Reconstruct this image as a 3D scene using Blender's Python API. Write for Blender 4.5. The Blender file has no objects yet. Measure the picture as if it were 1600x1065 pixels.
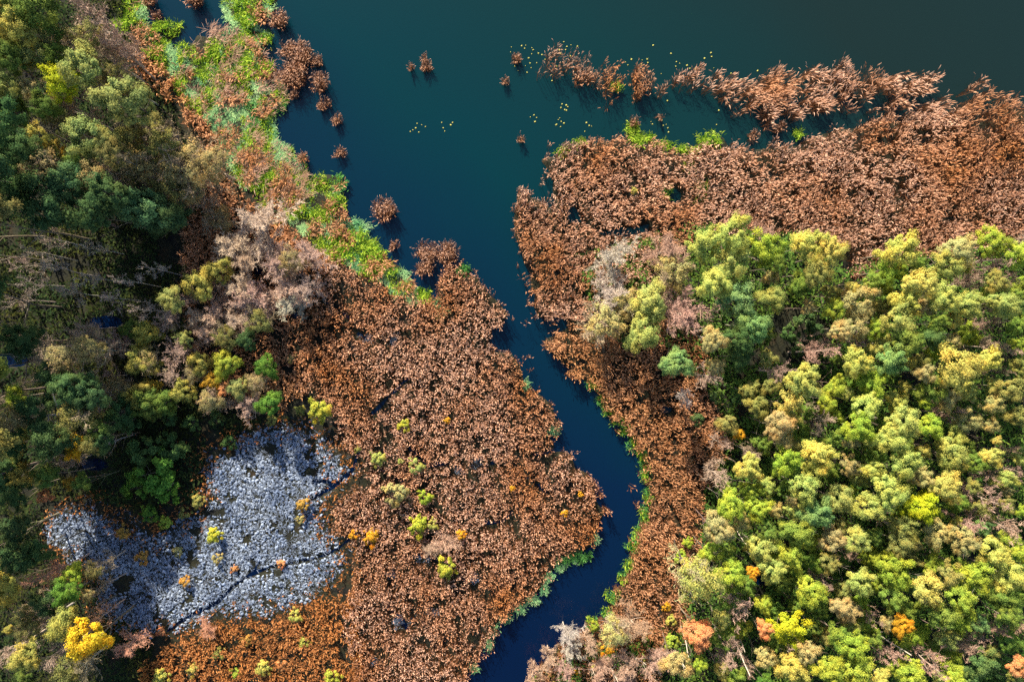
import bpy, math, random
import numpy as np
random.seed(7); RNG = np.random.default_rng(7)
scn = bpy.context.scene
COL = scn.collection

# ------------------------------------------------------------------ camera, sky, sun, exposure
CAM_H = 100.0                       # drone height above the water, looking straight down
PXM = 1600 / 150.0                  # photograph pixels per metre on the water
cam_d = bpy.data.cameras.new('camera'); cam_d.sensor_width = 36; cam_d.lens = 24.0
cam_d.clip_end = 3000; cam_d.clip_start = 0.5
cam = bpy.data.objects.new('camera', cam_d); COL.objects.link(cam)
cam.location = (0, 0, CAM_H); scn.camera = cam

SUN_EL = math.radians(30); SHADOW = np.array([0.36, -0.93]); SHADOW /= np.linalg.norm(SHADOW)
to_sun = (-SHADOW[0], -SHADOW[1])
world = bpy.data.worlds.new('World'); scn.world = world; world.use_nodes = True
wn = world.node_tree
sky = wn.nodes.new('ShaderNodeTexSky'); sky.sky_type = 'NISHITA'; sky.sun_disc = False
sky.sun_elevation = SUN_EL; sky.sun_rotation = math.atan2(to_sun[0], to_sun[1])
wn.nodes['Background'].inputs['Strength'].default_value = 0.085
wn.links.new(sky.outputs[0], wn.nodes['Background'].inputs['Color'])
sun_d = bpy.data.lights.new('sun', 'SUN'); sun_d.energy = 5.0; sun_d.angle = math.radians(0.55)
sun_d.color = (1.0, 0.90, 0.72)
sun = bpy.data.objects.new('sun', sun_d); COL.objects.link(sun)
from mathutils import Vector, Matrix
sd = Vector((to_sun[0]*math.cos(SUN_EL), to_sun[1]*math.cos(SUN_EL), math.sin(SUN_EL)))
sun.rotation_euler = sd.to_track_quat('Z', 'Y').to_euler(); sun.location = (0, 0, 130)
vs = scn.view_settings; vs.view_transform = 'Standard'; vs.look = 'None'; vs.exposure = 1.25; vs.gamma = 1.0
vs.use_curve_mapping = False
scn.render.engine = 'CYCLES'
cy = scn.cycles
cy.max_bounces = 5; cy.diffuse_bounces = 3; cy.glossy_bounces = 2; cy.transmission_bounces = 3; cy.transparent_max_bounces = 4
cy.use_denoising = False; cy.caustics_reflective = False; cy.caustics_refractive = False
cy.use_adaptive_sampling = True; cy.adaptive_threshold = 0.02

# ------------------------------------------------------------------ helpers
def W(px, py, z=0.0):
    """photograph pixel -> point of the place at height z"""
    k = (CAM_H - z) / CAM_H
    return ((px - 800) / PXM * k, (532.5 - py) / PXM * k, z)

def Wa(a):
    a = np.asarray(a, float)
    return np.stack([(a[:, 0] - 800) / PXM, (532.5 - a[:, 1]) / PXM], 1)

def tag(o, label=None, cat=None, group=None, kind=None):
    if label: o['label'] = label
    if cat: o['category'] = cat
    if group: o['group'] = group
    if kind: o['kind'] = kind
    return o

def mesh_np(name, V, F, mat_idx=None, smooth=False):
    """V (n,3), F (m,k) with one k, or a list of such arrays"""
    me = bpy.data.meshes.new(name)
    Fs = F if isinstance(F, list) and isinstance(F[0], np.ndarray) else [F]
    Fs = [np.asarray(f, np.int32) for f in Fs if len(f)]
    V = np.asarray(V, np.float32)
    me.vertices.add(len(V)); me.vertices.foreach_set('co', V.ravel())
    tot = np.concatenate([np.full(len(f), f.shape[1], np.int32) for f in Fs])
    idx = np.concatenate([f.ravel() for f in Fs])
    me.loops.add(len(idx)); me.loops.foreach_set('vertex_index', idx)
    me.polygons.add(len(tot))
    st = np.concatenate([[0], np.cumsum(tot)[:-1]]).astype(np.int32)
    me.polygons.foreach_set('loop_start', st); me.polygons.foreach_set('loop_total', tot)
    if mat_idx is not None: me.polygons.foreach_set('material_index', np.asarray(mat_idx, np.int32))
    if smooth: me.polygons.foreach_set('use_smooth', np.ones(len(tot), bool))
    me.update(calc_edges=True)
    return me

def link(name, me, mats=(), parent=None):
    for m in mats:
        if me is not None and m.name not in [x.name for x in me.materials if x]: me.materials.append(m)
    o = bpy.data.objects.new(name, me); COL.objects.link(o)
    if parent: o.parent = parent
    return o

class Acc:
    """collects geometry of equal-sided faces"""
    def __init__(s): s.V = []; s.F = {}; s.M = {}; s.n = 0
    def add(s, V, F, m=0):
        V = np.asarray(V, float).reshape(-1, 3); F = np.asarray(F, np.int64)
        k = F.shape[1]
        s.V.append(V); s.F.setdefault(k, []).append(F + s.n); s.M.setdefault(k, []).append(np.full(len(F), m, np.int32))
        s.n += len(V)
    def mesh(s, name, smooth=False):
        ks = sorted(s.F)
        return mesh_np(name, np.concatenate(s.V), [np.concatenate(s.F[k]) for k in ks], np.concatenate([np.concatenate(s.M[k]) for k in ks]), smooth)

def blades(base, az, tilt0, tilt1, length, width, prof):
    """arched strips. base (N,3); az heading; tilt from vertical at root and tip; prof = width factors along the strip"""
    N = len(base); n = len(prof)
    t = np.linspace(0, 1, n)
    tilt = tilt0[:, None] + (tilt1 - tilt0)[:, None] * t[None, :]
    seg = (length / (n - 1))[:, None]
    dx = np.sin(tilt) * seg; dz = np.cos(tilt) * seg
    r = np.concatenate([np.zeros((N, 1)), np.cumsum(0.5 * (dx[:, 1:] + dx[:, :-1]), 1)], 1)
    z = np.concatenate([np.zeros((N, 1)), np.cumsum(0.5 * (dz[:, 1:] + dz[:, :-1]), 1)], 1)
    cx, sx = np.cos(az)[:, None], np.sin(az)[:, None]
    c = np.stack([base[:, 0:1] + r * cx, base[:, 1:2] + r * sx, base[:, 2:3] + z], 2)
    w = 0.5 * width[:, None] * np.asarray(prof)[None, :]
    side = np.stack([-sx * w, cx * w, np.zeros_like(w)], 2)
    V = np.stack([c - side, c + side], 2).reshape(N, n * 2, 3)
    i = np.arange(n - 1)
    q = np.stack([2*i, 2*i+1, 2*i+3, 2*i+2], 1)
    F = (q[None] + (np.arange(N) * n * 2)[:, None, None]).reshape(-1, 4)
    return V.reshape(-1, 3), F

def inside(poly, P):
    poly = np.asarray(poly, float); x, y = P[:, 0], P[:, 1]
    r = np.zeros(len(P), bool); j = len(poly) - 1
    for i in range(len(poly)):
        xi, yi = poly[i]; xj, yj = poly[j]
        if yi != yj:
            c = ((yi > y) != (yj > y)) & (x < (xj - xi) * (y - yi) / (yj - yi) + xi)
            r ^= c
        j = i
    return r

def seg_dist(line, P, closed=False):
    line = np.asarray(line, float); d = np.full(len(P), 1e9)
    m = len(line)
    for i in range(m if closed else m - 1):
        a = line[i]; b = line[(i + 1) % m]; ab = b - a
        L = max((ab ** 2).sum(), 1e-9)
        t = np.clip(((P - a) @ ab) / L, 0, 1)
        q = a + t[:, None] * ab
        d = np.minimum(d, np.hypot(P[:, 0] - q[:, 0], P[:, 1] - q[:, 1]))
    return d

_ng = RNG.random((64, 64))
def vnoise(P, s):
    """smooth value noise 0..1 at metre scale s"""
    x = P[:, 0] / s + 17.3; y = P[:, 1] / s + 5.1
    xi = np.floor(x).astype(int); yi = np.floor(y).astype(int)
    fx = x - xi; fy = y - yi; fx = fx*fx*(3-2*fx); fy = fy*fy*(3-2*fy)
    g = lambda a, b: _ng[a % 64, b % 64]
    return (g(xi, yi)*(1-fx) + g(xi+1, yi)*fx)*(1-fy) + (g(xi, yi+1)*(1-fx) + g(xi+1, yi+1)*fx)*fy

# ------------------------------------------------------------------ materials
def nodes_of(name):
    m = bpy.data.materials.new(name); m.use_nodes = True
    nt = m.node_tree; nt.nodes.clear()
    return m, nt, nt.nodes.new('ShaderNodeOutputMaterial')

def N(nt, t, **k):
    n = nt.nodes.new(t)
    for a, b in k.items(): setattr(n, a, b)
    return n

def mix_rgb(nt, fac, a, b, mode='MIX'):
    n = N(nt, 'ShaderNodeMix', data_type='RGBA', blend_type=mode)
    for s, v in ((0, fac), (6, a), (7, b)):
        if hasattr(v, 'is_linked') or isinstance(v, bpy.types.NodeSocket): nt.links.new(v, n.inputs[s])
        elif s == 0: n.inputs[0].default_value = v
        else: n.inputs[s].default_value = (*v, 1)
    return n.outputs[2]

def plant_mat(name, lo, hi, use_obj=False, trans=0.3, patch=None, patch_scale=6.0, patch_amt=0.7, spread=1.0):
    """diffuse + translucent plant tissue; colour varies leaf by leaf and in drifts over the ground"""
    m, nt, out = nodes_of(name)
    geo = N(nt, 'ShaderNodeNewGeometry')
    rp = geo.outputs['Random Per Island']
    if use_obj:
        oi = N(nt, 'ShaderNodeObjectInfo')
        a = mix_rgb(nt, 1.0, oi.outputs['Color'], lo, 'MULTIPLY')
        b = mix_rgb(nt, 1.0, oi.outputs['Color'], hi, 'MULTIPLY')
    else: a, b = lo, hi
    ramp = N(nt, 'ShaderNodeMapRange'); nt.links.new(rp, ramp.inputs[0])
    ramp.inputs[1].default_value = 0.5 - 0.5*spread; ramp.inputs[2].default_value = 0.5 + 0.5*spread
    c = mix_rgb(nt, ramp.outputs[0], a, b)
    if patch:
        no = N(nt, 'ShaderNodeTexNoise'); no.inputs['Scale'].default_value = 1.0 / patch_scale; no.inputs['Detail'].default_value = 3
        tc = N(nt, 'ShaderNodeTexCoord'); nt.links.new(tc.outputs['Object'], no.inputs['Vector'])
        mr = N(nt, 'ShaderNodeMapRange'); nt.links.new(no.outputs[0], mr.inputs[0])
        mr.inputs[1].default_value = 0.42; mr.inputs[2].default_value = 0.68; mr.inputs[4].default_value = patch_amt
        c = mix_rgb(nt, mr.outputs[0], c, mix_rgb(nt, 1.0, c, patch, 'MULTIPLY'))
    d = N(nt, 'ShaderNodeBsdfDiffuse'); nt.links.new(c, d.inputs[0])
    t = N(nt, 'ShaderNodeBsdfTranslucent'); nt.links.new(c, t.inputs[0])
    mx = N(nt, 'ShaderNodeMixShader'); mx.inputs[0].default_value = trans
    nt.links.new(d.outputs[0], mx.inputs[1]); nt.links.new(t.outputs[0], mx.inputs[2]); nt.links.new(mx.outputs[0], out.inputs[0])
    return m

def bark_mat(name):
    m, nt, out = nodes_of(name)
    oi = N(nt, 'ShaderNodeObjectInfo'); tc = N(nt, 'ShaderNodeTexCoord')
    no = N(nt, 'ShaderNodeTexNoise'); no.inputs['Scale'].default_value = 9.0; no.inputs['Detail'].default_value = 4
    nt.links.new(tc.outputs['Object'], no.inputs['Vector'])
    c = mix_rgb(nt, no.outputs[0], mix_rgb(nt, 1.0, oi.outputs['Color'], (0.55, 0.52, 0.48), 'MULTIPLY'), mix_rgb(nt, 1.0, oi.outputs['Color'], (1.35, 1.32, 1.25), 'MULTIPLY'))
    p = N(nt, 'ShaderNodeBsdfDiffuse'); nt.links.new(c, p.inputs[0]); nt.links.new(p.outputs[0], out.inputs[0])
    return m

M_LEAF = plant_mat('leaf', (0.55, 0.66, 0.60), (1.42, 1.30, 1.05), True, 0.22, (1.42, 1.06, 0.85), 0.9, 1.0)
M_TWIG = plant_mat('twig', (0.7, 0.66, 0.64), (1.25, 1.22, 1.18), True, 0.0)
M_BARK = bark_mat('bark')
M_PLUME = plant_mat('reed_plume', (0.27, 0.11, 0.055), (0.96, 0.58, 0.40), False, 0.10, (0.80, 0.56, 0.30), 11.0, 1.0)
M_PLUMEB = plant_mat('brown_plume', (0.26, 0.10, 0.045), (0.76, 0.40, 0.22), False, 0.12, (0.95, 0.85, 0.62), 8.0, 0.8)
M_RLEAFB = plant_mat('brown_leaf', (0.12, 0.05, 0.022), (0.30, 0.135, 0.06), False, 0.2, (0.8, 0.85, 0.6), 6.0, 0.7)
M_RLEAF = plant_mat('reed_leaf', (0.07, 0.026, 0.011), (0.22, 0.095, 0.045), False, 0.2, (0.85, 0.72, 0.5), 9.0, 0.7)
M_PLUMEO = plant_mat('rust_plume', (0.34, 0.12, 0.04), (0.60, 0.27, 0.10), False, 0.22, (0.9, 0.8, 0.55), 10.0, 0.7)
M_RLEAFO = plant_mat('rust_leaf', (0.17, 0.06, 0.02), (0.36, 0.15, 0.05), False, 0.25, (0.9, 0.85, 0.6), 6.0, 0.7)
M_STRAW = plant_mat('straw', (0.36, 0.20, 0.14), (0.62, 0.41, 0.31), False, 0.2, (0.85, 0.8, 0.6), 5.0, 0.6)
M_LIME = plant_mat('sedge_lime', (0.05, 0.20, 0.012), (0.66, 0.80, 0.09), False, 0.35, (0.40, 0.55, 0.4), 1.6, 0.9)
M_GREEN = plant_mat('sedge_green', (0.05, 0.20, 0.05), (0.18, 0.42, 0.10), False, 0.35, (0.8, 0.8, 0.8), 2.0, 0.5)
M_MINT = plant_mat('mint_mat', (0.18, 0.42, 0.17), (0.55, 0.72, 0.33), False, 0.2, (0.28, 0.58, 0.55), 2.6, 0.8)
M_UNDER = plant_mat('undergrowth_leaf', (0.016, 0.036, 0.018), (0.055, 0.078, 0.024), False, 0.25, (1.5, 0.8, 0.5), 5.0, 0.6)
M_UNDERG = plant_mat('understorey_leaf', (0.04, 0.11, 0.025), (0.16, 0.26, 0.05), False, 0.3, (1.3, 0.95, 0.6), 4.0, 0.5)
M_LITTER = plant_mat('bog_litter', (0.13, 0.16, 0.22), (0.42, 0.49, 0.62), False, 0.05, (0.52, 0.58, 0.70), 4.0, 0.85)
M_PAD = plant_mat('lily_pad', (0.30, 0.32, 0.05), (0.62, 0.56, 0.18), False, 0.1)

def ground_mat():
    m, nt, out = nodes_of('peat_soil')
    tc = N(nt, 'ShaderNodeTexCoord')
    n1 = N(nt, 'ShaderNodeTexNoise'); n1.inputs['Scale'].default_value = 0.35; n1.inputs['Detail'].default_value = 8; n1.inputs['Roughness'].default_value = 0.7
    n2 = N(nt, 'ShaderNodeTexNoise'); n2.inputs['Scale'].default_value = 3.0; n2.inputs['Detail'].default_value = 6
    for n in (n1, n2): nt.links.new(tc.outputs['Object'], n.inputs['Vector'])
    r = N(nt, 'ShaderNodeValToRGB'); e = r.color_ramp.elements
    e[0].position = 0.35; e[0].color = (0.012, 0.013, 0.014, 1); e[1].position = 0.7; e[1].color = (0.036, 0.022, 0.012, 1)
    x = e.new(0.52); x.color = (0.022, 0.024, 0.014, 1)
    nt.links.new(n1.outputs[0], r.inputs[0])
    c = mix_rgb(nt, n2.outputs[0], mix_rgb(nt, 1.0, r.outputs[0], (0.5, 0.5, 0.55), 'MULTIPLY'), mix_rgb(nt, 1.0, r.outputs[0], (1.6, 1.5, 1.4), 'MULTIPLY'))
    p = N(nt, 'ShaderNodeBsdfPrincipled'); nt.links.new(c, p.inputs['Base Color']); p.inputs['Roughness'].default_value = 0.85; p.inputs['Specular IOR Level'].default_value = 0.15
    b = N(nt, 'ShaderNodeBump'); b.inputs['Strength'].default_value = 0.6; b.inputs['Distance'].default_value = 0.2
    nt.links.new(n2.outputs[0], b.inputs['Height']); nt.links.new(b.outputs[0], p.inputs['Normal'])
    nt.links.new(p.outputs[0], out.inputs[0])
    return m

def water_mat():
    m, nt, out = nodes_of('lake_water')
    tc = N(nt, 'ShaderNodeTexCoord')
    sp = N(nt, 'ShaderNodeSeparateXYZ'); nt.links.new(tc.outputs['Object'], sp.inputs[0])
    # the open lake is green with algae, the side channel and the shallows are clear and blue
    ma = N(nt, 'ShaderNodeMath', operation='MULTIPLY_ADD'); nt.links.new(sp.outputs[1], ma.inputs[0]); ma.inputs[1].default_value = 0.75
    mb = N(nt, 'ShaderNodeMath', operation='MULTIPLY_ADD'); nt.links.new(sp.outputs[0], mb.inputs[0]); mb.inputs[1].default_value = 0.62; mb.inputs[2].default_value = 0.0
    nt.links.new(mb.outputs[0], ma.inputs[2])
    no = N(nt, 'ShaderNodeTexNoise'); no.inputs['Scale'].default_value = 0.035; no.inputs['Detail'].default_value = 4
    nt.links.new(tc.outputs['Object'], no.inputs['Vector'])
    md = N(nt, 'ShaderNodeMath', operation='MULTIPLY_ADD'); nt.links.new(no.outputs[0], md.inputs[0]); md.inputs[1].default_value = 14.0
    nt.links.new(ma.outputs[0], md.inputs[2])
    mr = N(nt, 'ShaderNodeMapRange'); nt.links.new(md.outputs[0], mr.inputs[0]); mr.inputs[1].default_value = -28; mr.inputs[2].default_value = 72
    r = N(nt, 'ShaderNodeValToRGB'); e = r.color_ramp.elements
    e[0].position = 0.0; e[0].color = (0.0004, 0.0058, 0.028, 1)
    e[1].position = 1.0; e[1].color = (0.0060, 0.0170, 0.0165, 1)
    x = e.new(0.28); x.color = (0.0006, 0.0095, 0.034, 1)
    x = e.new(0.52); x.color = (0.0003, 0.0225, 0.0310, 1)
    x = e.new(0.75); x.color = (0.0022, 0.0220, 0.0250, 1)
    nt.links.new(mr.outputs[0], r.inputs[0])
    p = N(nt, 'ShaderNodeBsdfPrincipled'); nt.links.new(r.outputs[0], p.inputs['Base Color'])
    p.inputs['Roughness'].default_value = 0.12; p.inputs['IOR'].default_value = 1.33
    n2 = N(nt, 'ShaderNodeTexNoise'); n2.inputs['Scale'].default_value = 3.5; n2.inputs['Detail'].default_value = 3
    nt.links.new(tc.outputs['Object'], n2.inputs['Vector'])
    b = N(nt, 'ShaderNodeBump'); b.inputs['Strength'].default_value = 0.12; b.inputs['Distance'].default_value = 0.05
    nt.links.new(n2.outputs[0], b.inputs['Height']); nt.links.new(b.outputs[0], p.inputs['Normal'])
    nt.links.new(p.outputs[0], out.inputs[0])
    return m
M_GROUND = ground_mat(); M_WATER = water_mat()

# ------------------------------------------------------------------ outlines read off the photograph (pixels on the water plane)
WEST_LAND = [(-3500,-60),(228,-60),(226,0),(214,28),(240,36),(262,40),(283,36),(284,56),(262,70),(298,74),(306,52),(345,62),(362,44),(350,0),(350,-60),(437,-60),(437,0),(428,14),(412,28),(402,36),(414,50),(420,60),(405,72),(402,86),(412,98),(424,114),(442,126),(440,148),(447,160),(438,178),(424,186),(433,202),(430,220),(450,226),(462,245),(480,256),(484,280),(512,270),(526,272),(538,285),(534,300),(528,314),(536,330),(540,346),(556,352),(562,366),(590,376),(602,398),(634,420),(640,440),(652,456),(680,466),(684,442),(700,420),(720,410),(728,426),(746,430),(756,446),(776,466),(797,490),(788,506),(770,516),(765,545),(800,551),(814,570),(820,590),(820,607),(836,608),(864,630),(870,650),(880,660),(874,674),(858,676),(870,695),(896,710),(900,730),(920,736),(931,756),(934,780),(948,800),(938,820),(931,836),(926,852),(908,868),(890,872),(878,882),(856,902),(848,922),(828,937),(812,952),(790,970),(772,986),(768,1002),(750,1026),(736,1050),(724,1068),(716,1110),(700,1200),(650,1500),(600,4000),(-3500,4000)]
EAST_LAND = [(800,4000),(790,1500),(800,1200),(812,1110),(828,1062),(842,1040),(860,1020),(874,1002),(892,990),(914,986),(926,966),(940,960),(952,940),(962,920),(976,900),(982,870),(992,850),(1000,820),(1006,790),(1010,770),(1008,750),(1002,720),(990,700),(984,680),(966,660),(954,645),(940,630),(928,613),(918,600),(900,590),(884,575),(868,560),(850,541),(848,530),(868,521),(886,510),(880,497),(842,499),(832,480),(834,460),(826,450),(828,430),(816,410),(811,390),(802,370),(801,340),(806,320),(804,297),(820,301),(845,312),(864,326),(862,300),(864,280),(851,262),(842,249),(870,241),(880,226),(905,217),(930,221),(970,216),(990,202),(1012,216),(1040,226),(1070,236),(1090,221),(1130,211),(1142,230),(1180,232),(1240,226),(1262,214),(1312,200),(1370,194),(1420,186),(1470,184),(1520,190),(1560,184),(1562,162),(1600,172),(1700,190),(4500,260),(4500,4000)]
POOLS = [(20,562,26,11),(165,503,26,10),(462,492,10,5),(408,424,10,6),(895,336,9,12),(985,362,30,7),(1052,306,12,13),(1185,905,12,8),(148,725,20,9),(770,722,6,3),(1040,640,10,6)]
DITCHES = [[(561,702),(552,732),(526,756),(505,770),(486,780)],[(526,756),(508,750),(490,752)],[(562,828),(530,856),(498,871),(470,876),(425,884),(392,897),(366,914),(340,940),(296,962),(262,985)],[(392,897),(405,880),(385,872)],[(640,588),(628,600),(601,627),(583,645)],[(556,518),(569,527),(580,534)],[(505,470),(530,482),(548,500)],[(640,700),(655,712),(668,728),(700,722)],[(590,730),(612,742),(628,752)],[(800,700),(826,712),(850,708),(878,700)],[(755,816),(785,814),(800,800)],[(650,868),(690,874),(724,905)],[(596,935),(620,960),(640,985)],[(820,745),(838,755),(856,770)],[(900,340),(940,365),(985,364),(1012,352)]]
wl, el = Wa(WEST_LAND), Wa(EAST_LAND)
pools_w = [(*W(x, y)[:2], a/PXM, b/PXM) for x, y, a, b in POOLS]
dit_w = [Wa(d) for d in DITCHES]

def land_sd(P):
    """signed distance to the shore, positive on land"""
    ins = inside(wl, P) | inside(el, P)
    d = np.minimum(seg_dist(wl, P, True), seg_dist(el, P, True))
    return np.where(ins, d, -d)

def ditch_d(P):
    d = np.full(len(P), 1e9)
    for l in dit_w: d = np.minimum(d, seg_dist(l, P))
    return d

def pool_in(P, k=1.0):
    m = np.zeros(len(P), bool)
    for x, y, a, b in pools_w: m |= ((P[:, 0]-x)/(a*k))**2 + ((P[:, 1]-y)/(b*k))**2 < 1
    return m

# ------------------------------------------------------------------ ground and water
def make_ground():
    xs = np.concatenate([np.array([-900,-500,-300,-200,-150,-120,-105]), np.arange(-95, 95.01, 0.5), np.array([105,120,150,200,300,500,900])])
    ys = np.concatenate([np.array([-900,-500,-300,-200,-150,-110,-85]), np.arange(-70, 70.01, 0.5), np.array([85,110,150,200,300,500,900])])
    X, Y = np.meshgrid(xs, ys); P = np.stack([X.ravel(), Y.ravel()], 1)
    s = land_sd(P)
    t = np.clip((s + 1.4) / 2.2, 0, 1); t = t*t*(3-2*t)
    z = -1.1 + 1.28*t + 0.16*(vnoise(P, 2.3) - 0.5)*t + 0.10*(vnoise(P, 0.9) - 0.5)*t + 0.12*t*vnoise(P, 9)
    dd = ditch_d(P); z -= 0.35*np.clip(1 - dd/0.7, 0, 1)
    for x, y, a, b in pools_w:
        q = np.sqrt(((P[:, 0]-x)/a)**2 + ((P[:, 1]-y)/b)**2); z -= 0.55*np.clip(1.45 - q, 0, 1)
    nx, ny = len(xs), len(ys)
    i = np.arange(nx*ny).reshape(ny, nx)
    F = np.stack([i[:-1, :-1].ravel(), i[:-1, 1:].ravel(), i[1:, 1:].ravel(), i[1:, :-1].ravel()], 1)
    o = link('ground', mesh_np('ground', np.column_stack([P, z]), F, smooth=True), [M_GROUND])
    tag(o, 'dark peaty ground under the reeds and trees', 'ground', kind='structure')
make_ground()
w = link('water', mesh_np('water', [(-900,-900,0),(900,-900,0),(900,900,0),(-900,900,0)], [(0,1,2,3)]), [M_WATER])
tag(w, 'still teal lake narrowing into a winding dark blue channel', 'water', kind='structure')

# ------------------------------------------------------------------ reeds
def scatter(poly_px, density, k=0.984, jitter_edge=0.6):
    poly = Wa(poly_px) * k
    lo, hi = poly.min(0) - 1, poly.max(0) + 1
    n = int(density * (hi[0]-lo[0]) * (hi[1]-lo[1]))
    P = RNG.uniform(lo, hi, (n, 2))
    Q = P + (np.stack([vnoise(P, 1.1), vnoise(P + 40, 1.1)], 1) - 0.5) * 2 * jitter_edge + RNG.normal(0, 0.15, P.shape)
    return P[inside(poly, Q)]

def tuft(P, n=5, s=0.15):
    return np.repeat(P, n, 0) + RNG.normal(0, s, (len(P)*n, 2))

def reed_geo(P, acc, wind=0.6, wind_k=0.45, H=(1.6, 2.4), plume=(0.31, 0.08), leaf=(0.5, 0.035), nleaf=1, seg3=True, lodge=0.0, msh=(0, 1), zoff=0.0):
    """each plant: a stem, arching leaves and a drooping plume"""
    n = len(P)
    if n == 0: return
    P = P + 0
    gz = np.zeros(n) + zoff
    h = RNG.uniform(*H, n) * (0.82 + 0.36*vnoise(P, 2.6))
    az = np.where(RNG.random(n) < wind_k, wind + RNG.normal(0, 0.4, n) + 1.6*(vnoise(P, 4.0)-0.5), 12*vnoise(P, 0.45) + RNG.normal(0, 0.5, n))
    lean = np.abs(RNG.normal(0.10, 0.07, n)) + lodge * (0.4 + 0.9*vnoise(P, 3.0))
    base = np.column_stack([P, gz])
    V, F = blades(base, az, lean*0.6, lean*1.3, h, np.full(n, 0.035), [1, 0.6]); acc.add(V, F, msh[1])
    top = base + np.column_stack([np.sin(lean)*h*np.cos(az), np.sin(lean)*h*np.sin(az), np.cos(lean)*h])
    pl = plume[0]*RNG.uniform(0.7, 1.35, n); pw = plume[1]*RNG.uniform(0.7, 1.3, n)
    a2 = az + RNG.normal(0, 0.35, n)
    V, F = blades(top - np.array([0, 0, 0.08]), a2, np.full(n, 0.55) + lodge*0.5, RNG.uniform(1.3, 2.1, n), pl, pw, [0.25, 1.0, 0.75, 0.1] if seg3 else [0.4, 1.0, 0.15]); acc.add(V, F, msh[0])
    for k in range(nleaf):
        f = RNG.uniform(0.35, 0.92, n)
        b = base + (top - base) * f[:, None]
        a3 = a2 + RNG.normal(0, 1.3, n)
        V, F = blades(b, a3, RNG.uniform(0.3, 0.8, n), RNG.uniform(1.3, 2.2, n), leaf[0]*RNG.uniform(0.6, 1.3, n), leaf[1]*RNG.uniform(0.7, 1.3, n), [0.8, 1.0, 0.08]); acc.add(V, F, msh[1])

def thin(P, amount=0.25, scale=1.7, ditch=True, pools=True, dwid=0.38):
    keep = np.ones(len(P), bool)
    keep &= vnoise(P, scale)*0.5 + vnoise(P + 9, 0.7)*0.5 > amount + 0.14*(vnoise(P + 50, 11.0) - 0.4) + RNG.normal(0, 0.05, len(P))
    if ditch: keep &= ditch_d(P) > dwid * (0.6 + 0.8*RNG.random(len(P)))
    if pools: keep &= ~pool_in(P, 1.05)
    return P[keep]

BALD = [(617,532,7,9),(571,528,8,5),(745,724,10,8),(660,868,15,10),(740,902,9,8),(628,968,16,10),(612,895,7,5),(678,955,10,6),(585,1030,8,5),(720,735,6,5)]
bald_w = [(*W(x, y)[:2], a/PXM, b/PXM) for x, y, a, b in BALD]
def not_bald(P):
    m = np.ones(len(P), bool)
    for x, y, a, b in bald_w: m &= ((P[:, 0]-x)/a)**2 + ((P[:, 1]-y)/b)**2 > 1 - 0.5*RNG.random(len(P))
    return P[m]

REED_WEST = [(512,402),(560,424),(600,452),(640,468),(678,472),(686,446),(700,420),(720,412),(728,428),(746,434),(757,448),(777,468),(797,490),(786,508),(769,518),(764,545),(799,553),(814,572),(819,590),(819,609),(836,611),(862,632),(868,651),(879,661),(873,672),(856,678),(868,696),(895,712),(899,732),(918,738),(929,757),(932,780),(946,801),(936,822),(928,838),(922,852),(906,858),(880,870),(856,892),(846,915),(826,930),(808,946),(786,964),(768,982),(764,1002),(746,1026),(732,1050),(720,1068),(712,1120),(560,1120),(540,1000),(530,960),(545,915),(556,875),(530,835),(512,800),(540,765),(560,735),(535,700),(520,655),(505,625),(470,610),(466,560),(478,510),(500,470),(492,430)]
RUST_SW = [(545,925),(556,875),(560,960),(570,1120),(200,1120),(215,1040),(270,1005),(330,985),(400,972),(450,960),(490,940)]
REED_NE = [(842,249),(870,241),(882,228),(905,219),(930,223),(972,222),(1012,224),(1040,230),(1072,240),(1100,232),(1142,232),(1180,236),(1240,230),(1262,220),(1312,206),(1360,192),(1400,176),(1460,176),(1540,196),(1600,200),(1690,210),(1720,400),(1600,385),(1540,392),(1440,400),(1400,420),(1352,440),(1320,430),(1330,400),(1300,385),(1240,372),(1180,362),(1100,368),(1060,400),(1030,440),(960,480),(915,500),(885,506),(842,499),(832,480),(834,460),(826,450),(828,430),(816,410),(811,390),(802,370),(801,340),(806,320),(804,297),(820,301),(845,312),(864,326),(862,300),(864,280),(851,262)]
REED_EAST = [(850,541),(849,531),(870,521),(890,508),(930,520),(985,520),(1030,500),(1090,510),(1110,540),(1100,610),(1125,640),(1140,690),(1120,730),(1102,770),(1098,810),(1095,860),(1070,885),(1068,930),(1085,960),(1050,985),(1030,1040),(1020,1120),(812,1120),(830,1062),(845,1042),(880,1000),(928,970),(942,962),(954,942),(964,922),(978,902),(986,872),(996,850),(1003,820),(1009,790),(1013,770),(1010,750),(1004,722),(992,700),(986,680),(968,660),(956,646),(942,632),(930,615),(920,602),(902,592),(886,577),(870,562)]
SPIT = [(1052,122),(1075,112),(1110,120),(1150,130),(1200,126),(1260,120),(1300,110),(1345,110),(1390,110),(1430,122),(1480,134),(1540,146),(1562,158),(1600,168),(1690,188),(1690,225),(1600,205),(1500,190),(1440,176),(1400,166),(1345,164),(1300,166),(1262,170),(1238,186),(1212,196),(1196,180),(1160,166),(1120,155),(1080,146),(1056,142)]
SPIT2 = [(857,72),(866,74),(874,92),(890,96),(910,88),(922,106),(945,96),(965,108),(985,104),(1004,118),(1035,128),(1042,142),(1035,152),(1005,150),(985,150),(968,152),(948,157),(932,146),(926,132),(905,136),(896,144),(888,120),(872,108),(852,118),(836,108),(852,96)]
RUST_NW = [(190,85),(215,82),(262,108),(276,128),(290,165),(330,190),(338,235),(350,275),(378,302),(408,330),(440,350),(470,380),(500,410),(480,430),(440,390),(400,350),(360,330),(340,400),(330,430),(285,420),(290,350),(310,300),(330,260),(300,190),(268,170),(245,150),(212,120)]
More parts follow.
